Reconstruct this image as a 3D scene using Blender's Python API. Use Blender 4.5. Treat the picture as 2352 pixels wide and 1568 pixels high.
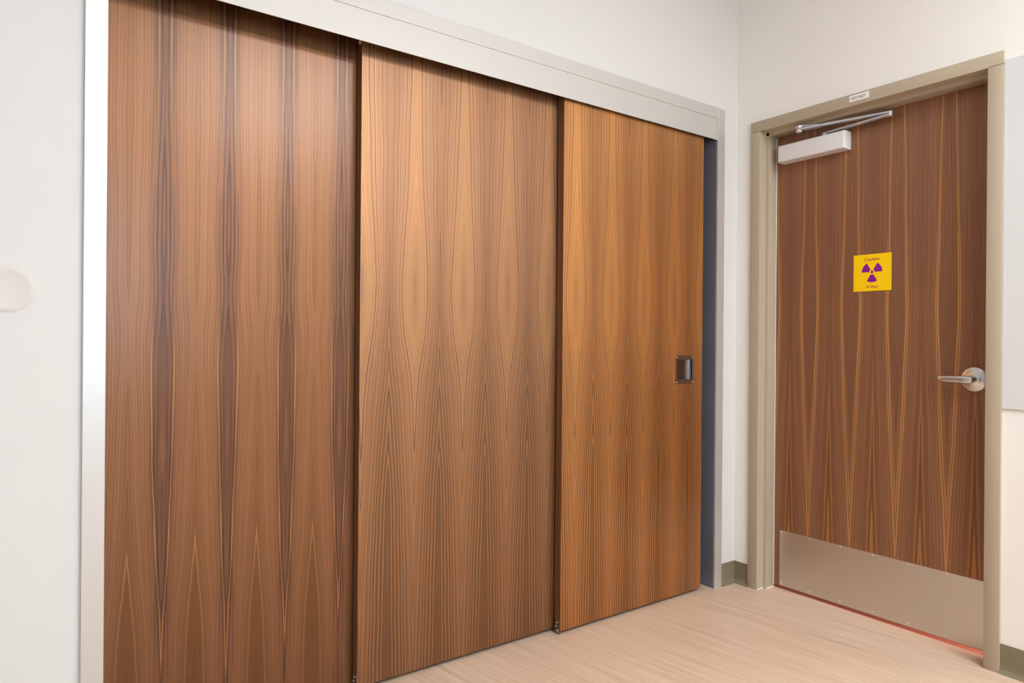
import bpy, bmesh, math, random
from mathutils import Vector, Matrix, Euler

for o in list(bpy.data.objects):
    bpy.data.objects.remove(o, do_unlink=True)
scene = bpy.context.scene
C = scene.collection

# ------------------------------------------------------------------ camera
F_PX = 1574.53
YAW, PITCH, ROLL = 0.62454, -0.00054, 0.0080
CAM = Vector((-2.80752, -2.0503, 1.14916))
fw = Vector((math.sin(YAW) * math.cos(PITCH), math.cos(YAW) * math.cos(PITCH), math.sin(PITCH)))
rt = Vector((math.cos(YAW), -math.sin(YAW), 0.0))
up = rt.cross(fw)
rt2 = rt * math.cos(ROLL) + up * math.sin(ROLL)
up2 = rt2.cross(fw)
cd = bpy.data.cameras.new('camera')
cd.sensor_fit = 'HORIZONTAL'
cd.sensor_width = 36.0
cd.lens = F_PX / 2352.0 * 36.0
cd.clip_start = 0.02
cd.dof.use_dof = True
cd.dof.focus_distance = 2.65
cd.dof.aperture_fstop = 4.5
cam = bpy.data.objects.new('camera', cd)
C.objects.link(cam)
m = Matrix((rt2, up2, -fw)).transposed().to_4x4()
m.translation = CAM
cam.matrix_world = m
scene.camera = cam

# ------------------------------------------------------------------ world, exposure, large lights
w = bpy.data.worlds.new('world')
scene.world = w
w.use_nodes = True
bg = w.node_tree.nodes['Background']
bg.inputs['Color'].default_value = (0.58, 0.77, 1.0, 1)
bg.inputs['Strength'].default_value = 8.5
scene.view_settings.view_transform = 'Standard'
scene.view_settings.look = 'None'
scene.view_settings.gamma = 1.0
scene.view_settings.use_curve_mapping = False
scene.view_settings.exposure = 0.0
scene.cycles.max_bounces = 6
scene.cycles.diffuse_bounces = 4
scene.cycles.glossy_bounces = 3
scene.cycles.transmission_bounces = 2
scene.cycles.caustics_reflective = True
scene.cycles.caustics_refractive = False

LAMP_POWER = (21.0, 38.0, 6.0)           # radiance of the ceiling light diffusers
LAMP_COLOR = (0.94, 1.0, 1.04)
LAMPS = [(-1.15, -2.6, 0.9), (-0.98, -3.9, 0.6), (-2.6, -3.9, 0.6)]    # x, y, half length
CEIL = 3.05
ROOM_X0, ROOM_Y0 = -4.3, -5.0
WIN = (-3.5, -1.7, 0.95, 2.6)       # window behind the camera: x0, x1, z0, z1

def light(name, kind, loc, rot, energy, color=(1, 1, 1), size=None):
    ld = bpy.data.lights.new(name, kind)
    ld.energy = energy
    ld.color = color
    if kind == 'AREA':
        ld.shape = 'RECTANGLE'
        ld.size, ld.size_y = size
    o = bpy.data.objects.new(name, ld)
    C.objects.link(o)
    o.location = loc
    o.rotation_euler = rot
    return o
portal = light('window_portal', 'AREA', ((WIN[0] + WIN[1]) / 2, ROOM_Y0 - 0.01, (WIN[2] + WIN[3]) / 2),
               (math.radians(90), 0, 0), 1.0, size=(WIN[1] - WIN[0], WIN[3] - WIN[2]))
portal.data.cycles.is_portal = True
# unseen red-tinted light added low in the corridor for the glow under the leaf
light('corridor_fill', 'AREA', (0.70, -1.25, 0.10), (0, math.radians(90), 0), 22.0, (1.0, 0.70, 0.58), (0.10, 0.35))

# ------------------------------------------------------------------ measured dimensions (metres; corner of the two walls at the origin)
CL_X0, CL_X1, CL_TOP = -2.6747, -0.1102, 2.2456     # closet frame outer edges, top
CL_W = 0.0507                                        # closet frame face width
FASCIA_Z0, FASCIA_Z1 = 2.0955, 2.195
DR_Y0, DR_Y1, DR_H, DR_W = -0.0835, -1.1045, 2.134, 0.0490   # door frame outer edges, opening height, face width
DOOR_X = 0.100                                       # face of the hinged leaf

# ------------------------------------------------------------------ helpers
def lin(c):
    return tuple(((v / 255.0) / 12.92 if v / 255.0 <= 0.04045 else ((v / 255.0 + 0.055) / 1.055) ** 2.4) for v in c)

def rgba(c):
    return (*lin(c), 1.0)

class NT:
    def __init__(self, name):
        self.mat = bpy.data.materials.new(name)
        self.mat.use_nodes = True
        self.t = self.mat.node_tree
        self.b = self.t.nodes['Principled BSDF']
    def n(self, typ, **kw):
        nd = self.t.nodes.new(typ)
        for k, v in kw.items():
            setattr(nd, k, v)
        return nd
    def l(self, a, b):
        self.t.links.new(a, b)
    def put(self, sock, v):
        if hasattr(v, 'links'):
            self.l(v, sock)
        else:
            sock.default_value = v
    def math(self, op, a, b=0.0, c=None):
        nd = self.n('ShaderNodeMath', operation=op)
        self.put(nd.inputs[0], a)
        self.put(nd.inputs[1], b)
        if c is not None:
            self.put(nd.inputs[2], c)
        return nd.outputs[0]
    def xyz(self, x, y, z):
        nd = self.n('ShaderNodeCombineXYZ')
        for i, v in enumerate((x, y, z)):
            self.put(nd.inputs[i], v)
        return nd.outputs[0]
    def noise(self, vec, scale=1.0, detail=2.0, rough=0.5, dim='3D', w=None):
        nd = self.n('ShaderNodeTexNoise', noise_dimensions=dim)
        if vec is not None:
            self.l(vec, nd.inputs['Vector'])
        if w is not None:
            self.put(nd.inputs['W'], w)
        nd.inputs['Scale'].default_value = scale
        nd.inputs['Detail'].default_value = detail
        nd.inputs['Roughness'].default_value = rough
        return nd.outputs['Fac']
    def ramp(self, fac, stops, interp='LINEAR'):
        nd = self.n('ShaderNodeValToRGB')
        cr = nd.color_ramp
        cr.interpolation = interp
        while len(cr.elements) < len(stops):
            cr.elements.new(0.5)
        for e, (p, c) in zip(cr.elements, sorted(stops, key=lambda s: s[0])):
            e.position = p
            e.color = (*c, 1.0) if len(c) == 3 else c
        self.l(fac, nd.inputs['Fac'])
        return nd.outputs['Color']
    def curve(self, val, pts):
        nd = self.n('ShaderNodeFloatCurve')
        cv = nd.mapping.curves[0]
        pts = sorted(pts)
        cv.points[0].location = pts[0]
        cv.points[1].location = pts[-1]
        for p in pts[1:-1]:
            cv.points.new(*p)
        nd.mapping.update()
        self.l(val, nd.inputs['Value'])
        return nd.outputs['Value']
    def scale(self, col, f):
        nd = self.n('ShaderNodeVectorMath', operation='SCALE')
        self.l(col, nd.inputs[0])
        self.put(nd.inputs['Scale'], f)
        return nd.outputs[0]
    def coords(self):
        tc = self.n('ShaderNodeTexCoord')
        sp = self.n('ShaderNodeSeparateXYZ')
        self.l(tc.outputs['Object'], sp.inputs[0])
        return tc.outputs['Object'], sp.outputs

def paint(name, c, rough=0.5, spec=0.5, metallic=0.0, bump=0.0, bump_scale=300, vary=0.0):
    k = NT(name)
    k.b.inputs['Roughness'].default_value = rough
    k.b.inputs['Specular IOR Level'].default_value = spec
    k.b.inputs['Metallic'].default_value = metallic
    vec, s = k.coords()
    f = k.noise(vec, 6.0, 3.0)
    g = k.math('MULTIPLY_ADD', f, vary, 1.0 - vary / 2)
    col = k.n('ShaderNodeRGB')
    col.outputs[0].default_value = rgba(c)
    k.l(k.scale(col.outputs[0], g), k.b.inputs['Base Color'])
    if bump:
        bn = k.n('ShaderNodeBump')
        bn.inputs['Strength'].default_value = bump
        bn.inputs['Distance'].default_value = 0.001
        k.l(k.noise(vec, bump_scale, 3.0), bn.inputs['Height'])
        k.l(bn.outputs[0], k.b.inputs['Normal'])
    return k.mat

def steel(name, c=(200, 198, 194), rough=0.33, axis=0, metal=1.0, vary=0.06):
    """Brushed metal: fine scratches along AXIS."""
    k = NT(name)
    k.b.inputs['Metallic'].default_value = metal
    vec, s = k.coords()
    sc = [1400.0] * 3
    sc[axis] = 6.0
    v = k.xyz(*[k.math('MULTIPLY', s[i], sc[i]) for i in range(3)])
    f = k.noise(v, 1.0, 2.0, 0.6)
    col = k.n('ShaderNodeRGB')
    col.outputs[0].default_value = rgba(c)
    k.l(k.scale(col.outputs[0], k.math('MULTIPLY_ADD', f, vary, 1 - vary / 2)), k.b.inputs['Base Color'])
    k.l(k.math('MULTIPLY_ADD', f, 0.16, rough - 0.08), k.b.inputs['Roughness'])
    bn = k.n('ShaderNodeBump')
    bn.inputs['Strength'].default_value = 0.12
    bn.inputs['Distance'].default_value = 0.0004
    k.l(f, bn.inputs['Height'])
    k.l(bn.outputs[0], k.b.inputs['Normal'])
    return k.mat

ZN = 2.2       # height over which the veneer curves run
R0, R1 = -0.8, 2.2

def veneer(name, axis, period, centre, E, D, stops, stripe, lines=(), rough=0.33, spec=0.5, seed=0.0, fleck=0.0, gain=1.0, sheen=0.85, wave_n=11.0):
    """Book-matched wood veneer: the figure mirrors about every CENTRE + k*PERIOD/2 and runs up the leaf.
    E(z) opens the figure round the centre seam, D(z) lets new rings rise at the outer seam.
    LINES: single growth lines (ring value, half width, colour, strength over z)."""
    k = NT(name)
    vec, s = k.coords()
    x = s[axis]
    z = s[2]
    zn = k.math('DIVIDE', z, ZN)
    d = k.math('PINGPONG', k.math('SUBTRACT', x, centre), period / 2)
    t0 = k.math('DIVIDE', d, period / 2)
    N = lambda a, fa, off, fz, det=2.0, ro=0.55: k.noise(k.xyz(k.math('MULTIPLY', a, fa), seed + off, k.math('MULTIPLY', z, fz)), 1.0, det, ro)
    # slow wobble that is alike in every leaf, a smaller one that is not
    t = k.math('ADD', t0, k.math('MULTIPLY_ADD', N(t0, 0.9, 0.0, 2.6, 3.0), 0.16, -0.08))
    t = k.math('ADD', t, k.math('MULTIPLY_ADD', N(x, 5.0, 3.0, 1.6), 0.14, -0.07))
    sc = lambda pts: [(p / ZN, v * 0.5 + 0.5) for p, v in pts]
    e = k.math('MULTIPLY_ADD', k.curve(zn, sc(E)), 2.0, -1.0)
    dd = k.math('MULTIPLY_ADD', k.curve(zn, sc(D)), 2.0, -1.0)
    r = k.math('SUBTRACT', t, k.math('MULTIPLY', e, k.math('SUBTRACT', 1.0, t)))
    r = k.math('ADD', r, k.math('MULTIPLY', dd, t))
    rn = k.math('DIVIDE', k.math('SUBTRACT', r, R0), R1 - R0)
    base = k.ramp(rn, [((p - R0) / (R1 - R0), lin(c)) for p, c in stops])
    rj = k.math('ADD', r, k.math('MULTIPLY_ADD', N(r, 6.0, 21.0, 7.0), 0.022, -0.011))      # slightly ragged lines
    lmod = k.math('MULTIPLY_ADD', N(r, 2.5, 30.0, 2.2), 1.2, 0.35)
    for c, wd, colr, zc in lines:
        mk = k.math('SUBTRACT', 1.0, k.math('DIVIDE', k.math('ABSOLUTE', k.math('SUBTRACT', rj, c)), wd))
        mk = k.math('MAXIMUM', mk, 0.0)
        mk = k.math('MULTIPLY', mk, lmod)
        if zc:
            mk = k.math('MULTIPLY', mk, k.curve(zn, [(p / ZN, v) for p, v in zc]))
        mx = k.n('ShaderNodeMix', data_type='RGBA')
        mx.clamp_factor = True
        k.l(mk, mx.inputs['Factor'])
        k.l(base, mx.inputs[6])
        mx.inputs[7].default_value = rgba(colr)
        base = mx.outputs[2]
    f1, a1, f2, a2 = stripe
    n1 = N(r, f1, 0.0, 0.5, 2.0, 0.6)
    n2 = N(r, f2, 7.0, 0.9, 2.0, 0.6)
    n3 = N(x, 9.0, 1.0, 1.1, 3.0, 0.5)
    pore = k.noise(k.xyz(k.math('MULTIPLY', x, 800.0), seed, k.math('MULTIPLY', z, 45.0)), 1.0, 2.0, 0.6)
    jit = N(r, 5.0, 5.0, 0.7)
    amp = N(t, 3.0, 6.0, 1.5, 1.0)
    wave = k.math('SINE', k.math('ADD', k.math('MULTIPLY', r, 6.2832 * wave_n), k.math('MULTIPLY', jit, 14.0)))
    g = k.math('MULTIPLY_ADD', n1, 2 * a1, 1 - a1)
    g = k.math('MULTIPLY', g, k.math('MULTIPLY_ADD', k.math('MULTIPLY', wave, amp), 0.26, 1.0))
    g = k.math('MULTIPLY', g, k.math('MULTIPLY_ADD', n2, 2 * a2, 1 - a2))
    g = k.math('MULTIPLY', g, k.math('MULTIPLY_ADD', n3, 0.30, 0.85))
    g = k.math('MULTIPLY', g, k.math('MULTIPLY_ADD', pore, 0.40, 0.80))
    if fleck:
        # tapering dark streaks gathered round the centre seam
        fl = k.noise(k.xyz(k.math('MULTIPLY', t, 13.0), seed + 11, k.math('MULTIPLY', z, 3.2)), 1.0, 2.0, 0.5)
        fl = k.math('MINIMUM', k.math('MULTIPLY', k.math('MAXIMUM', k.math('SUBTRACT', fl, 0.46), 0.0), 7.0), 1.0)
        near = k.math('MINIMUM', k.math('MULTIPLY', k.math('MAXIMUM', k.math('SUBTRACT', 0.42, t), 0.0), 6.0), 1.0)
        g = k.math('MULTIPLY', g, k.math('SUBTRACT', 1.0, k.math('MULTIPLY', k.math('MULTIPLY', fl, near), fleck)))
    col = k.scale(base, k.math('MULTIPLY', g, gain))
    hue = k.n('ShaderNodeMix', data_type='RGBA')
    k.l(N(r, 9.0, 15.0, 0.8), hue.inputs['Factor'])
    hue.inputs[6].default_value = (0.95, 0.98, 1.03, 1)
    hue.inputs[7].default_value = (1.07, 1.01, 0.76, 1)
    mul = k.n('ShaderNodeVectorMath', operation='MULTIPLY')
    k.l(col, mul.inputs[0])
    k.l(hue.outputs[2], mul.inputs[1])
    k.l(mul.outputs[0], k.b.inputs['Base Color'])
    # coloured fibre sheen (chatoyance) under a clear satin lacquer
    k.b.inputs['Metallic'].default_value = sheen
    k.l(k.math('MULTIPLY_ADD', pore, 0.10, 0.45), k.b.inputs['Roughness'])
    k.b.inputs['Specular IOR Level'].default_value = 0.3
    k.b.inputs['Coat Weight'].default_value = spec
    k.b.inputs['Coat Roughness'].default_value = rough
    k.b.inputs['Coat IOR'].default_value = 1.5
    bn = k.n('ShaderNodeBump')
    bn.inputs['Strength'].default_value = 0.05
    bn.inputs['Distance'].default_value = 0.0005
    k.l(pore, bn.inputs['Height'])
    k.l(bn.outputs[0], k.b.inputs['Normal'])
    return k.mat

def obj(name, bm, mat, parent=None, smooth=False):
    """One mesh object; bmesh in world metres, moved into the frame of its root."""
    off = Vector((0, 0, 0))
    p = parent
    while p is not None:
        off += p.location
        p = p.parent
    if off.length:
        bmesh.ops.translate(bm, verts=bm.verts, vec=-off)
    bmesh.ops.recalc_face_normals(bm, faces=bm.faces)
    me = bpy.data.meshes.new(name)
    bm.to_mesh(me)
    bm.free()
    me.materials.append(mat)
    if smooth:
        for pl in me.polygons:
            pl.use_smooth = True
        try:
            me.set_sharp_from_angle(angle=math.radians(35))
        except Exception:
            pass
    o = bpy.data.objects.new(name, me)
    C.objects.link(o)
    o.parent = parent
    return o

def root(name, loc, label=None, cat=None, group=None, kind=None):
    o = bpy.data.objects.new(name, None)
    o.empty_display_size = 0.1
    C.objects.link(o)
    o.location = loc
    tag(o, label, cat, group, kind)
    return o

def tag(o, label=None, cat=None, group=None, kind=None):
    if cat and not kind:
        kind = 'thing'
    for kk, v in (('label', label), ('category', cat), ('group', group), ('kind', kind)):
        if v:
            o[kk] = v
    return o

def add_box(bm, lo, hi, bevel=0.0, seg=2):
    lo, hi = [min(a, b) for a, b in zip(lo, hi)], [max(a, b) for a, b in zip(lo, hi)]
    vs = [bm.verts.new((x, y, z)) for z in (lo[2], hi[2]) for y in (lo[1], hi[1]) for x in (lo[0], hi[0])]
    fs = [(0, 2, 3, 1), (4, 5, 7, 6), (0, 1, 5, 4), (2, 6, 7, 3), (0, 4, 6, 2), (1, 3, 7, 5)]
    faces = [bm.faces.new([vs[i] for i in f]) for f in fs]
    if bevel:
        edges = list({e for f in faces for e in f.edges})
        bmesh.ops.bevel(bm, geom=edges, offset=bevel, segments=seg, affect='EDGES', profile=0.5)
    return bm

def box(lo, hi, bevel=0.0, seg=2):
    return add_box(bmesh.new(), lo, hi, bevel, seg)

def frame_of(d):
    d = Vector(d).normalized()
    a = Vector((0, 0, 1)) if abs(d.z) < 0.9 else Vector((1, 0, 0))
    u = d.cross(a).normalized()
    return u, d.cross(u).normalized(), d

def lathe(origin, direction, prof, n=48):
    """Turned solid: PROF is [(distance along direction, radius)]."""
    bm = bmesh.new()
    u, v, d = frame_of(direction)
    o = Vector(origin)
    rings = []
    for h, r in prof:
        if r < 1e-6:
            rings.append([bm.verts.new(o + d * h)])
        else:
            rings.append([bm.verts.new(o + d * h + (u * math.cos(a) + v * math.sin(a)) * r)
                          for a in (2 * math.pi * i / n for i in range(n))])
    for a, b in zip(rings, rings[1:]):
        for i in range(n):
            j = (i + 1) % n
            if len(a) == 1 and len(b) == 1:
                continue
            if len(a) == 1:
                bm.faces.new((a[0], b[i], b[j]))
            elif len(b) == 1:
                bm.faces.new((a[i], a[j], b[0]))
            else:
                bm.faces.new((a[i], a[j], b[j], b[i]))
    return bm

def sweep(secs):
    """Closed solid through a list of equal-length vertex rings."""
    bm = bmesh.new()
    rings = [[bm.verts.new(p) for p in s] for s in secs]
    n = len(rings[0])
    for a, b in zip(rings, rings[1:]):
        for i in range(n):
            j = (i + 1) % n
            bm.faces.new((a[i], a[j], b[j], b[i]))
    bm.faces.new(rings[0])
    bm.faces.new(rings[-1])
    return bm

def prism(poly, axis, a, b):
    """Polygon given in the two other axes, extruded along AXIS from a to b."""
    def put(p, h):
        q = [0, 0, 0]
        i, j = [k for k in range(3) if k != axis]
        q[i], q[j], q[axis] = p[0], p[1], h
        return q
    return sweep([[put(p, a) for p in poly], [put(p, b) for p in poly]])

def screw(parent, loc, direction, r, mat):
    h = r * 0.45
    return obj('screw', lathe(loc, direction, [(-0.001, r), (h * 0.4, r), (h * 0.8, r * 0.75), (h, 0)], 12), mat, parent, True)

def text_mesh(name, body, size, mat, parent, matrix, width=None, height=None, bold=0.0004):
    cu = bpy.data.curves.new(name, 'FONT')
    cu.body = body
    cu.size = size
    cu.align_x = 'CENTER'
    cu.align_y = 'CENTER'
    cu.extrude = 0.0
    cu.offset = bold
    tmp = bpy.data.objects.new(name + '_tmp', cu)
    C.objects.link(tmp)
    dg = bpy.context.evaluated_depsgraph_get()
    dg.update()
    me = bpy.data.meshes.new_from_object(tmp.evaluated_get(dg))
    bpy.data.objects.remove(tmp)
    bm = bmesh.new()
    bm.from_mesh(me)
    bpy.data.meshes.remove(me)
    xs = [v.co.x for v in bm.verts]
    ys = [v.co.y for v in bm.verts]
    cx, cy = (min(xs) + max(xs)) / 2, (min(ys) + max(ys)) / 2
    sx = width / (max(xs) - min(xs)) if width else 1
    sy = height / (max(ys) - min(ys)) if height else 1
    for v in bm.verts:
        v.co = matrix @ Vector(((v.co.x - cx) * sx, (v.co.y - cy) * sy, 0))
    return obj(name, bm, mat, parent)

# ------------------------------------------------------------------ materials
M = {}
M['wall'] = paint('wall_paint', (213, 209, 204), 0.62, 0.25, bump=0.12, bump_scale=260, vary=0.015)
M['wall_lit'] = paint('wall_paint_lit', (238, 232, 224), 0.62, 0.25, bump=0.12, bump_scale=260, vary=0.015)  # same wall paint lightened, standing in for stronger light on the right wall
M['wall_grey'] = paint('wall_paint_grey', (168, 166, 164), 0.62, 0.25, bump=0.12, bump_scale=260)
M['ceiling'] = paint('ceiling_paint', (240, 239, 236), 0.8, 0.2)
M['taupe'] = paint('taupe_enamel', (178, 162, 138), 0.42, 0.4, bump=0.06, bump_scale=500, vary=0.03)
M['rubber'] = paint('olive_rubber', (126, 115, 90), 0.5, 0.4, vary=0.06)
M['slate'] = paint('slate_grey', (110, 108, 117), 0.45, 0.5, vary=0.1)
M['dark'] = paint('closet_dark', (40, 36, 34), 0.8, 0.2)
M['steel_x'] = steel('brushed_steel_across', (198, 193, 186), 0.60, 0, 0.45)
M['steel_z'] = steel('brushed_steel_upright', (208, 204, 198), 0.38, 2, 0.6)
M['steel_y'] = steel('brushed_kick_plate', (216, 211, 204), 0.36, 1)
M['chrome'] = steel('satin_chrome', (216, 215, 216), 0.29, 2, vary=0.03)
M['pull'] = steel('pull_steel', (150, 138, 128), 0.3, 2, vary=0.05)
M['cup'] = steel('pull_steel_shaded', (118, 110, 106), 0.26, 2, vary=0.05)  # pull steel darkened to paint in the dim reflections of the recess
M['screw'] = steel('screw_steel', (236, 234, 230), 0.35, 2, 0.4)
M['alu'] = paint('aluminium_paint', (226, 222, 219), 0.38, 0.5, vary=0.02)
M['arm'] = paint('aluminium_arm', (196, 194, 198), 0.34, 0.5, metallic=0.35)
M['seal'] = paint('grey_seal', (196, 190, 182), 0.6, 0.3)
M['off_white'] = paint('strip_white', (228, 220, 212), 0.5, 0.3)
M['yellow'] = paint('sign_yellow', (255, 207, 0), 0.4, 0.4)
M['purple'] = paint('sign_purple', (140, 14, 140), 0.45, 0.4)
M['sign_text'] = paint('sign_lettering', (184, 84, 62), 0.5, 0.3)
M['label'] = paint('label_white', (236, 232, 226), 0.45, 0.3)
M['ink'] = paint('label_ink', (110, 106, 100), 0.6, 0.2)
M['board'] = paint('white_laminate', (214, 213, 211), 0.3, 0.4)
M['bumper'] = paint('ivory_rubber', (210, 204, 195), 0.5, 0.3)
M['cream'] = paint('cream_plastic', (214, 196, 130), 0.4, 0.4)
M['coral'] = paint('coral_vinyl', (214, 134, 114), 0.45, 0.4, vary=0.1)
M['lamp_frame'] = paint('lamp_frame_white', (235, 234, 230), 0.4, 0.4)

for i in range(3):
    k = NT('lamp_diffuser')
    k.b.inputs['Base Color'].default_value = (0.9, 0.9, 0.88, 1)
    k.b.inputs['Emission Color'].default_value = (*LAMP_COLOR, 1)
    k.b.inputs['Emission Strength'].default_value = LAMP_POWER[i]
    M['lamp%d' % i] = k.mat

k = NT('window_glass')
k.b.inputs['Base Color'].default_value = (0.95, 0.98, 1.0, 1)
k.b.inputs['Roughness'].default_value = 0.0
k.b.inputs['Transmission Weight'].default_value = 1.0
k.b.inputs['IOR'].default_value = 1.05
M['glass'] = k.mat

# floor: pale straight-grain wood-look sheet, grain a few degrees off the walls
k = NT('floor_vinyl')
vec, s = k.coords()
A = math.radians(8.3)
across = k.math('ADD', k.math('MULTIPLY', s[0], math.cos(A)), k.math('MULTIPLY', s[1], math.sin(A)))
along = k.math('ADD', k.math('MULTIPLY', s[0], -math.sin(A)), k.math('MULTIPLY', s[1], math.cos(A)))
n1 = k.noise(k.xyz(k.math('MULTIPLY', across, 95.0), k.math('MULTIPLY', along, 2.2), 0.0), 1.0, 4.0, 0.65)
n2 = k.noise(k.xyz(k.math('MULTIPLY', across, 420.0), k.math('MULTIPLY', along, 6.0), 4.0), 1.0, 3.0, 0.6)
n3 = k.noise(k.xyz(k.math('MULTIPLY', across, 26.0), k.math('MULTIPLY', along, 1.2), 9.0), 1.0, 2.0, 0.5)
mixv = k.math('ADD', k.math('MULTIPLY', n1, 0.55), k.math('ADD', k.math('MULTIPLY', n2, 0.2), k.math('MULTIPLY', n3, 0.25)))
col = k.ramp(mixv, [(0.30, lin((176, 146, 122))), (0.43, lin((199, 170, 144))), (0.52, lin((209, 181, 156))), (0.62, lin((218, 192, 168))), (0.72, lin((226, 203, 182)))])
k.l(col, k.b.inputs['Base Color'])
k.b.inputs['Roughness'].default_value = 0.42
k.b.inputs['Specular IOR Level'].default_value = 0.35
M['floor'] = k.mat

# veneers
W2 = [(-0.8, (136, 90, 55)), (-0.62, (156, 106, 67)), (-0.35, (167, 117, 76)), (0.0, (163, 113, 72)), (0.12, (166, 116, 75)), (0.30, (163, 113, 73)), (0.5, (158, 108, 69)),
      (0.7, (150, 102, 64)), (0.9, (143, 96, 59)), (1.2, (133, 87, 47)), (1.5, (127, 83, 42)), (2.2, (122, 79, 39))]
DK, PL = (92, 58, 34), (184, 130, 78)
L2 = [(0.165, 0.034, DK, None), (0.325, 0.026, DK, None), (0.50, 0.020, (104, 67, 40), None), (0.63, 0.020, DK, None), (0.80, 0.020, (104, 67, 40), None), (1.0, 0.024, DK, None),
      (1.06, 0.022, PL, None), (1.13, 0.024, DK, None), (1.22, 0.022, PL, None), (1.29, 0.026, DK, None), (1.40, 0.024, PL, None), (1.47, 0.026, DK, None), (1.56, 0.024, PL, None), (1.62, 0.024, DK, None),
      (0.40, 0.018, PL, [(0.0, 0.9), (0.7, 0.7), (1.0, 0.0), (2.2, 0.0)]), (0.72, 0.018, PL, [(0.0, 0.9), (0.7, 0.7), (1.0, 0.0), (2.2, 0.0)]), (0.92, 0.018, PL, [(0.0, 0.9), (0.7, 0.7), (1.0, 0.0), (2.2, 0.0)])]
E2 = [(0.0, -0.60), (0.4, -0.44), (0.7, -0.22), (0.85, -0.10), (0.95, -0.02), (1.08, 0.18), (1.2, 0.50), (1.32, 0.66), (1.45, 0.54), (1.62, 0.30), (1.85, 0.12), (2.2, 0.03)]
D2 = [(0.0, 0.85), (0.5, 0.72), (0.85, 0.48), (1.05, 0.22), (1.2, 0.05), (1.32, 0.0), (2.2, 0.0)]
def tint(stops, c):
    return [(p, tuple(max(0, min(255, v * f)) for v, f in zip(col_, c))) for p, col_ in stops]
W1 = [(-0.8, (114, 74, 51)), (-0.2, (118, 77, 53)), (0.0, (122, 80, 55)), (0.14, (126, 83, 57)), (0.27, (124, 82, 56)), (0.33, (130, 86, 58)),
      (0.44, (138, 91, 60)), (0.6, (144, 96, 63)), (0.8, (146, 98, 64)), (0.95, (140, 94, 60)), (1.06, (134, 89, 55)), (1.2, (129, 84, 48)), (1.4, (125, 81, 44)), (2.2, (120, 77, 40))]
L1 = [(0.30, 0.030, (198, 138, 82), [(0.0, 0.75), (0.5, 0.85), (0.95, 1.0), (1.1, 0.75), (1.25, 0.2), (1.5, 0.15), (1.8, 0.5), (2.2, 0.6)]), (0.35, 0.030, (92, 58, 40), [(0.0, 0.5), (0.8, 0.5), (1.1, 0.2), (2.2, 0.2)]),
      (1.17, 0.034, (176, 122, 68), None), (0.10, 0.03, (92, 57, 41), None), (0.22, 0.028, (92, 57, 41), None)]
E1 = [(0.0, -0.34), (0.3, -0.25), (0.55, -0.11), (0.86, 0.03), (1.0, 0.03), (1.15, -0.02), (1.28, -0.10), (1.36, -0.08), (1.5, -0.05), (1.75, -0.10), (2.0, -0.14), (2.2, -0.16)]
D1 = [(0.0, 0.62), (0.3, 0.46), (0.54, 0.22), (0.7, 0.12), (0.95, 0.03), (1.15, -0.1), (1.3, -0.04), (1.5, 0.0), (2.2, 0.0)]
WB = [(-0.8, (126, 87, 64)), (-0.2, (125, 86, 64)), (0.10, (120, 83, 62)), (0.3, (123, 85, 62)), (0.6, (129, 90, 68)), (0.8, (126, 87, 66)), (1.0, (119, 81, 58)), (1.15, (108, 72, 44)), (1.4, (102, 67, 37)), (2.2, (98, 64, 34))]
GO = (182, 132, 84)
LB = [(0.335, 0.036, GO, None), (0.420, 0.036, GO, [(0.0, 1.0), (1.45, 1.0), (1.62, 0.15), (1.8, 0.0), (2.2, 0.0)]), (1.06, 0.05, (150, 103, 64), None), (1.20, 0.05, (150, 103, 64), None),
      (0.52, 0.03, (152, 104, 66), [(0.0, 0.7), (0.6, 0.7), (1.0, 0.0), (2.2, 0.0)]), (0.24, 0.026, (160, 110, 68), [(0.0, 0.8), (0.8, 0.8), (1.1, 0.0), (2.2, 0.0)])]
EB = [(0.0, -0.50), (0.4, -0.36), (0.77, -0.17), (1.0, -0.05), (1.2, 0.03), (1.35, 0.05), (1.55, 0.0), (1.8, -0.07), (2.2, -0.12)]
DB = [(0.0, 0.30), (0.4, 0.20), (0.8, 0.10), (1.0, 0.04), (1.2, 0.0), (2.2, 0.0)]

# ================================================================== THE SETTING
def struct(name, bm, mat, parent=None):
    o = obj(name, bm, mat, parent)
    if parent is None:
        o['kind'] = 'structure'
    return o

struct('floor', box((ROOM_X0 - 0.2, ROOM_Y0 - 0.2, -0.1), (0.100, 0.80, 0.0)), M['floor'])
struct('ceiling', box((ROOM_X0 - 0.2, ROOM_Y0 - 0.2, CEIL), (0.2, 0.2, CEIL + 0.1)), M['ceiling'])

TH = 0.15
# wall with the closet opening
bm = bmesh.new()
add_box(bm, (ROOM_X0, 0, 0), (CL_X0 + 0.01, TH, CEIL))
add_box(bm, (CL_X1 - 0.01, 0, 0), (0.0, TH, CEIL))
add_box(bm, (CL_X0 + 0.01, 0, CL_TOP - 0.01), (CL_X1 - 0.01, TH, CEIL))
struct('wall_left', bm, M['wall'])
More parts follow.
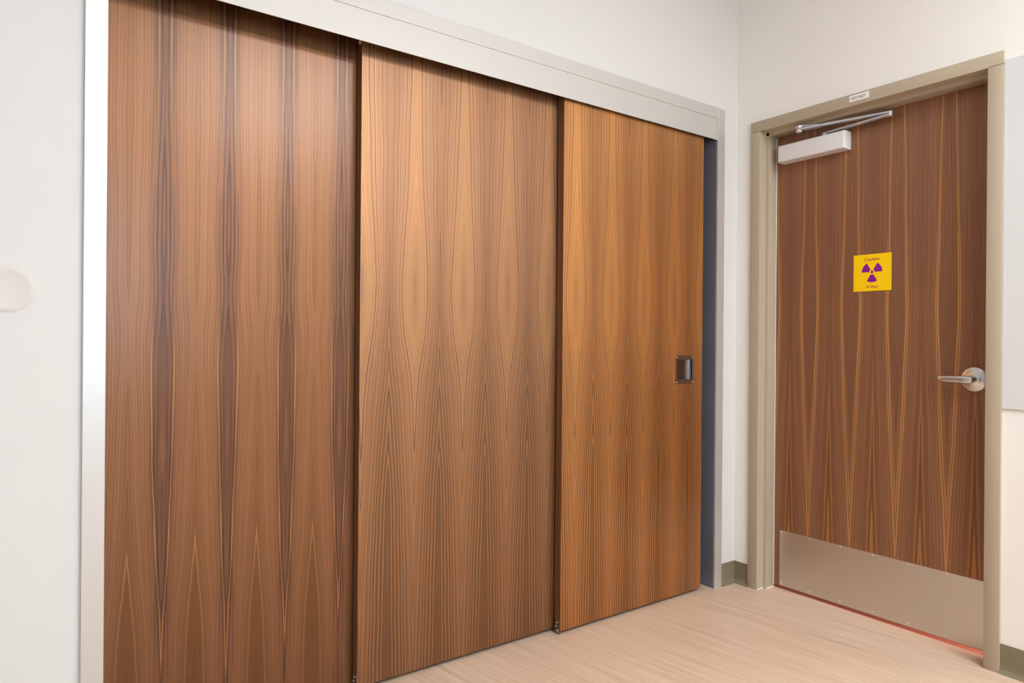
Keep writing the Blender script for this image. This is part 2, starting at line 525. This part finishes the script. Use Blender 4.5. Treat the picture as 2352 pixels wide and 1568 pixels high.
# wall with the hinged door
bm = bmesh.new()
add_box(bm, (0, DR_Y0 - 0.01, 0), (TH, TH, CEIL))
add_box(bm, (0, ROOM_Y0, 0), (TH, DR_Y1 + 0.01, CEIL))
add_box(bm, (0, DR_Y0 - 0.01, DR_H + DR_W - 0.01), (TH, DR_Y1 + 0.01, CEIL))
struct('wall_right', bm, M['wall_lit'])
struct('wall_side', box((ROOM_X0 - TH, ROOM_Y0 - TH, 0), (ROOM_X0, TH, CEIL)), M['wall_grey'])
bm = bmesh.new()
add_box(bm, (ROOM_X0, ROOM_Y0 - TH, 0), (WIN[0], ROOM_Y0, CEIL))
add_box(bm, (WIN[1], ROOM_Y0 - TH, 0), (TH, ROOM_Y0, CEIL))
add_box(bm, (WIN[0], ROOM_Y0 - TH, 0), (WIN[1], ROOM_Y0, WIN[2]))
add_box(bm, (WIN[0], ROOM_Y0 - TH, WIN[3]), (WIN[1], ROOM_Y0, CEIL))
struct('wall_rear', bm, M['wall_grey'])
# closet interior behind the sliding panels
bm = bmesh.new()
add_box(bm, (CL_X0 - 0.05, 0.70, 0), (CL_X1 + 0.05, 0.75, CEIL))
add_box(bm, (CL_X0 - 0.05, TH, 0), (CL_X0, 0.70, CEIL))
add_box(bm, (CL_X1, TH, 0), (CL_X1 + 0.05, 0.70, CEIL))
add_box(bm, (CL_X0 - 0.05, TH, CEIL - 0.4), (CL_X1 + 0.05, 0.75, CEIL - 0.35))
struct('wall_closet', bm, M['dark'])
# corridor behind the hinged door
bm = bmesh.new()
add_box(bm, (1.6, -2.0, 0), (1.65, -0.09, 2.6))
add_box(bm, (TH, -2.05, 0), (1.65, -2.0, 2.6))
add_box(bm, (TH, -0.09, 0), (1.65, -0.04, 2.6))
add_box(bm, (TH, -2.05, 2.55), (1.65, -0.04, 2.6))
struct('wall_corridor', bm, M['wall'])
struct('floor_corridor', box((0.100, -2.05, -0.1), (1.65, -0.04, 0.0)), M['coral'])

# window behind the camera
win = root('window_1', ((WIN[0] + WIN[1]) / 2, ROOM_Y0, WIN[2]), kind='structure')
for a, b in (((WIN[0], WIN[2]), (WIN[0] + 0.05, WIN[3])), ((WIN[1] - 0.05, WIN[2]), (WIN[1], WIN[3])),
             ((WIN[0] + 0.05, WIN[2]), (WIN[1] - 0.05, WIN[2] + 0.05)), ((WIN[0] + 0.05, WIN[3] - 0.05), (WIN[1] - 0.05, WIN[3])),
             ((-2.57, WIN[2] + 0.05), (-2.53, WIN[3] - 0.05))):
    obj('window_frame', box((a[0], ROOM_Y0 - 0.09, a[1]), (b[0], ROOM_Y0 - 0.04, b[1])), M['alu'], win)
obj('window_sill', box((WIN[0] - 0.03, ROOM_Y0 - 0.06, WIN[2] - 0.03), (WIN[1] + 0.03, ROOM_Y0 + 0.05, WIN[2])), M['label'], win)

# cove base
def cove(p0, p1, nrm, name, h=0.102):
    """Rubber cove base from p0 to p1 on the wall whose normal into the room is NRM."""
    prof = [(0.0, h), (0.003, h - 0.001), (0.0035, 0.030), (0.006, 0.016), (0.011, 0.007), (0.018, 0.002), (0.018, 0.0), (0.0, 0.0)]
    secs = []
    for p, miter in (p0, p1):
        secs.append([Vector((p[0], p[1], 0)) + Vector(nrm) * d + Vector((0, 0, z)) + Vector(miter) * d for d, z in prof])
    return struct(name, sweep(secs), M['rubber'])
cove(((CL_X1, 0), (0, 0, 0)), ((0, 0), (-1, 0, 0)), (0, -1, 0), 'baseboard_left')
cove(((0, 0), (0, -1, 0)), ((0, DR_Y0), (0, 0, 0)), (-1, 0, 0), 'baseboard_corner')
cove(((0, DR_Y1), (0, 0, 0)), ((0, ROOM_Y0), (0, 0, 0)), (-1, 0, 0), 'baseboard_right')
cove(((ROOM_X0, 0), (0, 0, 0)), ((CL_X0, 0), (0, 0, 0)), (0, -1, 0), 'baseboard_far')

# ---- hollow-metal frame of the hinged door: face, rabbet, stop
fr = root('trim_1', (0, (DR_Y0 + DR_Y1) / 2, 0), kind='structure')
tag(fr, 'taupe painted metal frame around the hinged door')
FX, RX, SX, BX = -0.012, 0.037, DOOR_X + 0.002, 0.160      # face, end of rabbet, end of stop, back
ST = 0.016
def jamb(y_out, sgn):
    """sgn: direction from the outer edge towards the opening, in y."""
    yi = y_out + sgn * DR_W
    ys = yi + sgn * ST
    return [(FX, y_out), (FX, yi), (RX, yi), (RX, ys), (SX, ys), (SX, yi), (BX, yi), (BX, y_out)]
def bevelled(poly, axis, a, b, off=0.0012):
    bmx = prism(poly, axis, a, b)
    bmesh.ops.bevel(bmx, geom=[e for e in bmx.edges], offset=off, segments=2, affect='EDGES', profile=0.5)
    return bmx
obj('jamb', bevelled(jamb(DR_Y0, -1), 2, 0.0, DR_H + 0.004), M['taupe'], fr, True)
obj('jamb', bevelled(jamb(DR_Y1, 1), 2, 0.0, DR_H + 0.004), M['taupe'], fr, True)
head = [(FX, DR_H + DR_W), (FX, DR_H), (RX, DR_H), (RX, DR_H - ST), (SX, DR_H - ST), (SX, DR_H), (BX, DR_H), (BX, DR_H + DR_W)]
obj('head', bevelled(head, 1, DR_Y0, DR_Y1), M['taupe'], fr, True)
yi = DR_Y0 - DR_W - ST
obj('seal_strip', box((DOOR_X - 0.010, yi - 0.004, 0.012), (DOOR_X - 0.001, yi, DR_H - ST - 0.001), 0.001), M['seal'], fr)
obj('foot_strip', box((FX + 0.002, DR_Y0 - DR_W - 0.004, 0.0), (RX, DR_Y0 - DR_W, 0.005), 0.0015), M['off_white'], fr)  # thin pale strip along the foot of the reveal
obj('foot_strip', box((RX, yi - 0.004, 0.0), (DOOR_X - 0.004, yi, 0.005), 0.0015), M['off_white'], fr)

# ---- hinged leaf
DY0, DY1 = DR_Y0 - DR_W - 0.003, DR_Y1 + DR_W + 0.003
DGAP, DTOP = 0.014, DR_H - 0.003
k = NT('walnut_edge_band')
vec, s_ = k.coords()
f = k.noise(k.xyz(k.math('MULTIPLY', s_[0], 160.0), k.math('MULTIPLY', s_[1], 160.0), k.math('MULTIPLY', s_[2], 1.5)), 1.0, 3.0, 0.6)
k.l(k.ramp(f, [(0.3, lin((92, 58, 36))), (0.7, lin((132, 88, 55)))]), k.b.inputs['Base Color'])
k.b.inputs['Roughness'].default_value = 0.4
k.b.inputs['Specular IOR Level'].default_value = 0.4
M['edge'] = k.mat
def band(o, axis):
    o.data.materials.append(M['edge'])
    for pl in o.data.polygons:
        if abs(pl.normal[axis]) > 0.6:
            pl.material_index = 1
    return o
M['veneer_b'] = veneer('walnut_veneer_door', 1, 0.190, -0.319, EB, DB, WB, (20.0, 0.22, 70.0, 0.18), LB, rough=0.40, spec=0.4, seed=2.0, gain=1.38, sheen=0.45)
door = root('door_1', (DOOR_X, 0.0, 0.0), 'dark walnut hinged door with steel kick plate and lever', 'door', None, 'structure')
band(obj('leaf', box((DOOR_X, DY1, DGAP), (DOOR_X + 0.044, DY0, DTOP), 0.0012), M['veneer_b'], door), 1)
kp = obj('kick_plate', box((DOOR_X - 0.0015, -1.045, 0.0165), (DOOR_X + 0.0005, -0.179, 0.2735), 0.0004, 1), M['steel_y'], door)
kp['label'] = 'brushed steel kick plate'
for i in range(7):
    y = -0.189 - 0.1408 * i
    for z in (0.2665, 0.030):
        screw(kp, (DOOR_X - 0.0014, y, z), (-1, 0, 0), 0.0036, M['screw'])

# lever handle
HY, HZ = -0.982, 1.020
hd = obj('rosette', lathe((DOOR_X, HY, HZ), (-1, 0, 0),
         [(0, 0), (0, 0.0445), (0.002, 0.0452), (0.0045, 0.0445), (0.0065, 0.0415), (0.0095, 0.030), (0.013, 0.021), (0.0155, 0.0175), (0.0165, 0.0), ], 64), M['chrome'], door, True)
hd['label'] = 'satin chrome rosette'
lv = obj('lever', lathe((DOOR_X - 0.012, HY, HZ), (-1, 0, 0), [(0, 0), (0, 0.0125), (0.018, 0.0115), (0.040, 0.0115), (0.048, 0.0105), (0.050, 0)], 32), M['chrome'], door, True)
bm = bmesh.new()
def ell(c, d, a, b, n=20):
    """Ellipse round point c: half-width a across the travel direction in the horizontal plane, b upright."""
    d = Vector(d).normalized()
    sd = Vector((d.y, -d.x, 0))
    return [Vector(c) + sd * (a * math.cos(q)) + Vector((0, 0, b * math.sin(q))) for q in (2 * math.pi * i / n for i in range(n))]
path = [((DOOR_X - 0.0500, HY - 0.0130), 0.004, 0.0070), ((DOOR_X - 0.0520, HY - 0.0090), 0.0085, 0.0125), ((DOOR_X - 0.0535, HY), 0.0100, 0.0148),
        ((DOOR_X - 0.0545, HY + 0.016), 0.0090, 0.0142), ((DOOR_X - 0.0550, HY + 0.036), 0.0070, 0.0128), ((DOOR_X - 0.0548, HY + 0.060), 0.0062, 0.0118),
        ((DOOR_X - 0.0540, HY + 0.082), 0.0060, 0.0112), ((DOOR_X - 0.0510, HY + 0.098), 0.0060, 0.0110), ((DOOR_X - 0.0440, HY + 0.109), 0.0060, 0.0108),
        ((DOOR_X - 0.0340, HY + 0.114), 0.0058, 0.0105), ((DOOR_X - 0.0230, HY + 0.1155), 0.0052, 0.0098), ((DOOR_X - 0.0210, HY + 0.1156), 0.0035, 0.0075)]
secs = []
for i, (p, a, b) in enumerate(path):
    q0 = path[max(i - 1, 0)][0]
    q1 = path[min(i + 1, len(path) - 1)][0]
    secs.append(ell((p[0], p[1], HZ - 0.0005), (q1[0] - q0[0], q1[1] - q0[1], 0), a, b))
obj('lever_grip', sweep(secs), M['chrome'], lv, True)

# ---- brushed-steel frame of the closet
cf = root('trim_2', ((CL_X0 + CL_X1) / 2, 0, 0), kind='structure')
tag(cf, 'brushed steel frame around the three sliding closet doors')
FY, BY = -0.012, 0.145
obj('jamb', box((CL_X0, FY, 0), (CL_X0 + CL_W, BY, CL_TOP), 0.0012), M['steel_z'], cf)
obj('jamb', box((CL_X1 - CL_W, FY, 0), (CL_X1, BY, CL_TOP), 0.0012), M['steel_z'], cf)
ln = obj('jamb_inner_face', box((CL_X1 - CL_W - 0.0015, -0.004, 0.001), (CL_X1 - CL_W + 0.001, BY, FASCIA_Z0 + 0.05)), M['slate'], cf)  # thin dark slate-grey sheet over the inner face of the right jamb
ln['label'] = 'dark slate-grey inner face of the jamb'
obj('head', box((CL_X0 + CL_W, FY, CL_TOP - CL_W), (CL_X1 - CL_W, 0.06, CL_TOP), 0.0012), M['steel_x'], cf)
fa = obj('fascia', box((CL_X0 + CL_W + 0.0005, FY + 0.0022, FASCIA_Z0), (CL_X1 - CL_W - 0.0005, FY + 0.0055, CL_TOP - CL_W), 0.0005, 1), M['steel_x'], cf)
fa['label'] = 'wide brushed steel fascia hiding the sliding track'
obj('track', box((CL_X0 + CL_W, 0.004, 2.17), (CL_X1 - CL_W, 0.135, 2.195)), M['dark'], cf)

# ================================================================== THINGS
# ---- sliding panels
P_TOP, P_BOT, P_TH = 2.165, 0.016, 0.036
def leaf_mesh(x0, x1, yf, hole=None):
    """Flat door leaf; HOLE (x0, x1, z0, z1, depth) cuts a pocket into its face."""
    if not hole:
        return box((x0, yf, P_BOT), (x1, yf + P_TH, P_TOP), 0.0010, 2)
    bm = bmesh.new()
    hx0, hx1, hz0, hz1, dp = hole
    xs, zs = (x0, hx0, hx1, x1), (P_BOT, hz0, hz1, P_TOP)
    V = [[bm.verts.new((x, yf, z)) for x in xs] for z in zs]
    for i in range(3):
        for j in range(3):
            if (i, j) != (1, 1):
                bm.faces.new((V[i][j], V[i][j + 1], V[i + 1][j + 1], V[i + 1][j]))
    h = [V[1][1], V[1][2], V[2][2], V[2][1]]
    g = [bm.verts.new((v.co.x, yf + dp, v.co.z)) for v in h]
    for i in range(4):
        j = (i + 1) % 4
        bm.faces.new((h[i], h[j], g[j], g[i]))
    bm.faces.new(g)
    ring = [V[0][j] for j in range(4)] + [V[i][3] for i in (1, 2, 3)] + [V[3][j] for j in (2, 1, 0)] + [V[i][0] for i in (2, 1)]
    back = [bm.verts.new((v.co.x, yf + P_TH, v.co.z)) for v in ring]
    for i in range(len(ring)):
        j = (i + 1) % len(ring)
        bm.faces.new((ring[i], ring[j], back[j], back[i]))
    bm.faces.new(back)
    return bm

def guide(parent, x, yf):
    """Steel end bracket at the foot of the leaf's edge, with three screws."""
    y0, y1 = yf + 0.002, yf + P_TH - 0.002
    b = obj('guide_bracket', box((x - 0.0018, y0, 0.004), (x + 0.0005, y1, 0.056), 0.0005, 1), M['pull'], parent)
    b['label'] = 'small steel guide bracket'
    for dy, z in ((0.016, 0.046), (0.022, 0.030), (0.012, 0.016)):
        screw(b, (x - 0.0017, y0 + dy, z), (-1, 0, 0), 0.0036, M['screw'])

PAN = [(-2.6220, -1.7800, 0.092), (-1.9050, -1.0630, 0.050), (-1.0810, -0.2390, 0.008)]
LAB = ['red-brown walnut sliding closet door with dark veneer bands, set deepest beside the white wall',
       'mid-brown walnut sliding closet door with eye-shaped grain, between the other two sliding doors',
       'golden-brown walnut sliding closet door with a recessed steel pull']
veneers = [
    veneer('walnut_veneer_dark', 0, 0.1735, -2.475 + 2.622, E1, D1, W1, (26.0, 0.26, 80.0, 0.20), L1, rough=0.27, spec=0.55, seed=5.0, fleck=0.34, gain=0.83),
    veneer('walnut_veneer_mid', 0, 0.1940, -1.7035 + 1.905, E2, D2, W2, (20.0, 0.24, 70.0, 0.18), L2, rough=0.42, spec=0.95, seed=9.0, gain=0.92),
    veneer('walnut_veneer_gold', 0, 0.1935, -1.013 + 1.081, E2, D2, tint(W2, (1.0, 0.985, 0.86)), (20.0, 0.24, 70.0, 0.18), L2, rough=0.40, spec=0.8, seed=9.0, gain=1.42),
]
PULL = (-0.4215, -0.3005, 0.9620, 1.0905)
for i, (x0, x1, yf) in enumerate(PAN):
    p = root('sliding_door_panel', (x0, yf, 0), LAB[i], 'sliding door', 'walnut sliding doors of the closet')
    hole = (PULL[0] + 0.008, PULL[1] - 0.005, PULL[2] + 0.014, PULL[3] - 0.012, 0.027) if i == 2 else None
    band(obj('leaf', leaf_mesh(x0, x1, yf, hole), veneers[i], p), 0)
    if i:
        guide(p, x0, yf)
    if i == 1:
        st = obj('stop_bumper', lathe((x0 + 0.004, yf + 0.012, 2.121), (-1, 0, 0), [(0, 0), (0, 0.006), (0.006, 0.006), (0.009, 0.004), (0.010, 0)], 16), M['cream'], p, True)
        st['label'] = 'tiny cream plastic stop'
    if i == 2:
        # recessed cup pull: plate with a rounded opening, cup behind it, four corner screws
        bm = bmesh.new()
        ox0, ox1, oz0, oz1 = PULL
        ix0, ix1, iz0, iz1 = -0.4095, -0.3065, 0.9830, 1.0720
        n = 6
        def rrect(a0, a1, b0, b1, r):
            pts = []
            for cx, cz, a in ((a1 - r, b1 - r, 0), (a0 + r, b1 - r, 90), (a0 + r, b0 + r, 180), (a1 - r, b0 + r, 270)):
                for q in range(n + 1):
                    an = math.radians(a + 90 * q / n)
                    pts.append((cx + r * math.cos(an), cz + r * math.sin(an)))
            return pts
        yp = yf - 0.0018
        depth = 0.024
        loops = [(rrect(ox0, ox1, oz0, oz1, 0.003), yf + 0.0005), (rrect(ox0, ox1, oz0, oz1, 0.003), yp), (rrect(ix0, ix1, iz0, iz1, 0.006), yp), (rrect(ix0 + 0.001, ix1 - 0.001, iz0 + 0.001, iz1 - 0.001, 0.006), yp + 0.002)]
        rings = [[bm.verts.new((x, y, z)) for x, z in lp] for lp, y in loops]
        for a, b in zip(rings, rings[1:]):
            for q in range(len(a)):
                r_ = (q + 1) % len(a)
                bm.faces.new((a[q], a[r_], b[r_], b[q]))
        pl = obj('recessed_pull', bm, M['pull'], p, True)
        pl['label'] = 'square recessed steel pull'
        # cup: straight left and upright walls, the right wall a quarter-round scoop
        sec = [(ix0 + 0.001, yp + 0.001), (ix0 + 0.002, yf + depth)]
        for q in range(9):
            an = math.radians(90 * q / 8)
            sec.append((ix1 - 0.042 + 0.041 * math.sin(an), yf + 0.001 + (depth - 0.001) * math.cos(an)))
        bm = bmesh.new()
        lo = [bm.verts.new((x, y, iz0 + 0.001)) for x, y in sec]
        hi = [bm.verts.new((x, y, iz1 - 0.001)) for x, y in sec]
        for q in range(len(sec) - 1):
            bm.faces.new((lo[q], lo[q + 1], hi[q + 1], hi[q]))
        bm.faces.new(lo)
        bm.faces.new(hi)
        obj('cup', bm, M['cup'], pl, True)
        for sx, sz in ((ox0 + 0.006, oz0 + 0.008), (ox1 - 0.006, oz0 + 0.008), (ox0 + 0.006, oz1 - 0.008), (ox1 - 0.006, oz1 - 0.008)):
            screw(pl, (sx, yp + 0.0002, sz), (0, -1, 0), 0.0032, M['screw'])

# ---- overhead closer with a folded parallel arm
cl = root('door_closer', (DOOR_X, -0.345, 1.985), 'silver overhead door closer with folded arm on the dark walnut door', 'door closer')
bm = box((0.044, -0.503, 1.985), (DOOR_X, -0.187, 2.062))
bmesh.ops.bevel(bm, geom=[e for e in bm.edges if all(v.co.x < 0.05 for v in e.verts)], offset=0.007, segments=4, affect='EDGES', profile=0.5)
obj('body', bm, M['alu'], cl, True)
SHX, SHY = 0.071, -0.400
obj('shaft', lathe((SHX, SHY, 2.061), (0, 0, 1), [(0, 0), (0, 0.011), (0.014, 0.011), (0.016, 0.008), (0.017, 0)], 24), M['arm'], cl, True)
def bar(p, q, wdt, h):
    """Flat arm with round ends between p and q."""
    p, q = Vector(p), Vector(q)
    d = (q - p).normalized()
    sd = Vector((d.y, -d.x, 0)).normalized()
    pts = []
    for c, dr, base in ((q, d, -90), (p, -d, -90)):
        s2 = sd if dr is d else -sd
        for a in range(9):
            an = math.radians(base + 180 * a / 8)
            pts.append(c + dr * (wdt * math.cos(an)) + s2 * (wdt * math.sin(an)))
    bmx = sweep([[v - Vector((0, 0, h / 2)) for v in pts], [v + Vector((0, 0, h / 2)) for v in pts]])
    bmesh.ops.bevel(bmx, geom=[e for e in bmx.edges if abs(e.verts[0].co.z - e.verts[1].co.z) < h * 0.6], offset=0.0012, segments=2, affect='EDGES')
    return bmx
ELB = (0.060, -0.684, 2.081)
KNO = (0.014, -0.313, 2.103)
obj('main_arm', bar((SHX, SHY, 2.074), ELB, 0.0095, 0.0075), M['arm'], cl, True)
obj('forearm', bar((ELB[0], ELB[1], 2.0905), KNO, 0.0100, 0.0085), M['arm'], cl, True)
obj('elbow', lathe((ELB[0], ELB[1], 2.074), (0, 0, 1), [(0, 0), (0, 0.0075), (0.003, 0.0100), (0.020, 0.0100), (0.023, 0.0075), (0.024, 0)], 24), M['arm'], cl, True)
obj('knob', lathe((KNO[0], KNO[1], 2.088), (0, 0, 1), [(0, 0), (0, 0.009), (0.003, 0.0135), (0.008, 0.0135), (0.009, 0.0095), (0.019, 0.0095), (0.020, 0.0145), (0.025, 0.0145), (0.027, 0.011), (0.0275, 0)], 28), M['arm'], cl, True)
obj('soffit_bracket', sweep([[Vector(v) for v in ((0.098, -0.375, z), (0.045, -0.385, z), (0.012, -0.330, z), (0.002, -0.318, z), (0.006, -0.303, z), (0.020, -0.300, z), (0.098, -0.300, z))] for z in (2.1125, 2.1178)]), M['arm'], cl)

# ---- caution sign
sg = root('caution_sign', (DOOR_X, -0.5985, 1.371), 'square yellow caution sign with purple trefoil on the hinged door', 'sign')
obj('plate', box((DOOR_X - 0.0016, -0.6770, 1.3715), (DOOR_X + 0.0002, -0.5200, 1.5265), 0.0005, 1), M['yellow'], sg)
TX, TY, TZ = DOOR_X - 0.0019, -0.5985, 1.4515
face = Matrix.Translation((TX, TY, TZ)) @ Matrix(((0, 0, -1, 0), (-1, 0, 0, 0), (0, 1, 0, 0), (0, 0, 0, 1)))
for a0 in (0, 120, 240):
    bm = bmesh.new()
    pts = [(0.0430, a) for a in range(a0, a0 + 61, 5)] + [(0.0112, a) for a in range(a0 + 60, a0 - 1, -10)]
    bm.faces.new([bm.verts.new(face @ Vector((r * math.cos(math.radians(a)), r * math.sin(math.radians(a)), 0))) for r, a in pts])
    obj('blade', bm, M['purple'], sg)
bm = bmesh.new()
bm.faces.new([bm.verts.new(face @ Vector((0.0058 * math.cos(2 * math.pi * i / 24), 0.0058 * math.sin(2 * math.pi * i / 24), 0))) for i in range(24)])
obj('dot', bm, M['purple'], sg)
text_mesh('caution_lettering', 'Caution', 0.02, M['sign_text'], sg, Matrix.Translation((0, 0, 1.5060 - TZ)) @ face, 0.0660, 0.0130)
text_mesh('x_ray_lettering', 'X-Ray', 0.02, M['sign_text'], sg, Matrix.Translation((0, 0, 1.3885 - TZ)) @ face, 0.0500, 0.0140)

# ---- room number label on the frame head
lb = root('number_label', (FX, -0.5955, 2.150), 'small white printed number label on the taupe frame head', 'label')
obj('strip', box((FX - 0.0008, -0.6362, 2.1502), (FX + 0.0002, -0.5548, 2.1765), 0.0003, 1), M['label'], lb)
lface = Matrix.Translation((FX - 0.0011, -0.5925, 2.1630)) @ Matrix(((0, 0, -1, 0), (-1, 0, 0, 0), (0, 1, 0, 0), (0, 0, 0, 1)))
text_mesh('lettering', 'LD11427', 0.02, M['ink'], lb, lface, 0.0560, 0.0115)

# ---- white panel on the wall past the door
tag(obj('white_board', box((-0.0065, -2.35, 0.926), (-0.0005, DR_Y1 - 0.0005, 2.1480), 0.001, 2), M['board']),
    'thin white board on the wall, its edge touching the taupe door frame', 'board')

# ---- concave wall bumper
bp = root('wall_bumper', (-2.829, 0.0, 1.2665), 'faint ivory round wall bumper on the white wall near the picture edge', 'wall bumper')
obj('cup', lathe((-2.829, 0.0, 1.2665), (0, -1, 0), [(0, 0), (0, 0.058), (0.0012, 0.0576), (0.0030, 0.055), (0.0042, 0.050), (0.0040, 0.044), (0.0026, 0.038), (0.0016, 0.030), (0.0010, 0.015), (0.0008, 0)], 64), M['bumper'], bp, True)

# ---- ceiling lights (outside the frame; they light the room)
names = ['white framed ceiling light nearest the closet fascia', 'white framed ceiling light farther back towards the hinged door side', 'white framed ceiling light farther back in front of the window']
for i, (lx, ly, X) in enumerate(LAMPS):
    r = root('ceiling_light', (lx, ly, CEIL), names[i], 'ceiling light', 'ceiling lights')
    Y = 0.30
    for lo, hi in (((lx - X - 0.03, ly - Y - 0.03), (lx + X + 0.03, ly - Y)), ((lx - X - 0.03, ly + Y), (lx + X + 0.03, ly + Y + 0.03)),
                   ((lx - X - 0.03, ly - Y), (lx - X, ly + Y)), ((lx + X, ly - Y), (lx + X + 0.03, ly + Y))):
        obj('frame_bar', box((*lo, CEIL - 0.015), (*hi, CEIL)), M['lamp_frame'], r)
    obj('diffuser', box((lx - X, ly - Y, CEIL - 0.008), (lx + X, ly + Y, CEIL - 0.002)), M['lamp%d' % i], r)
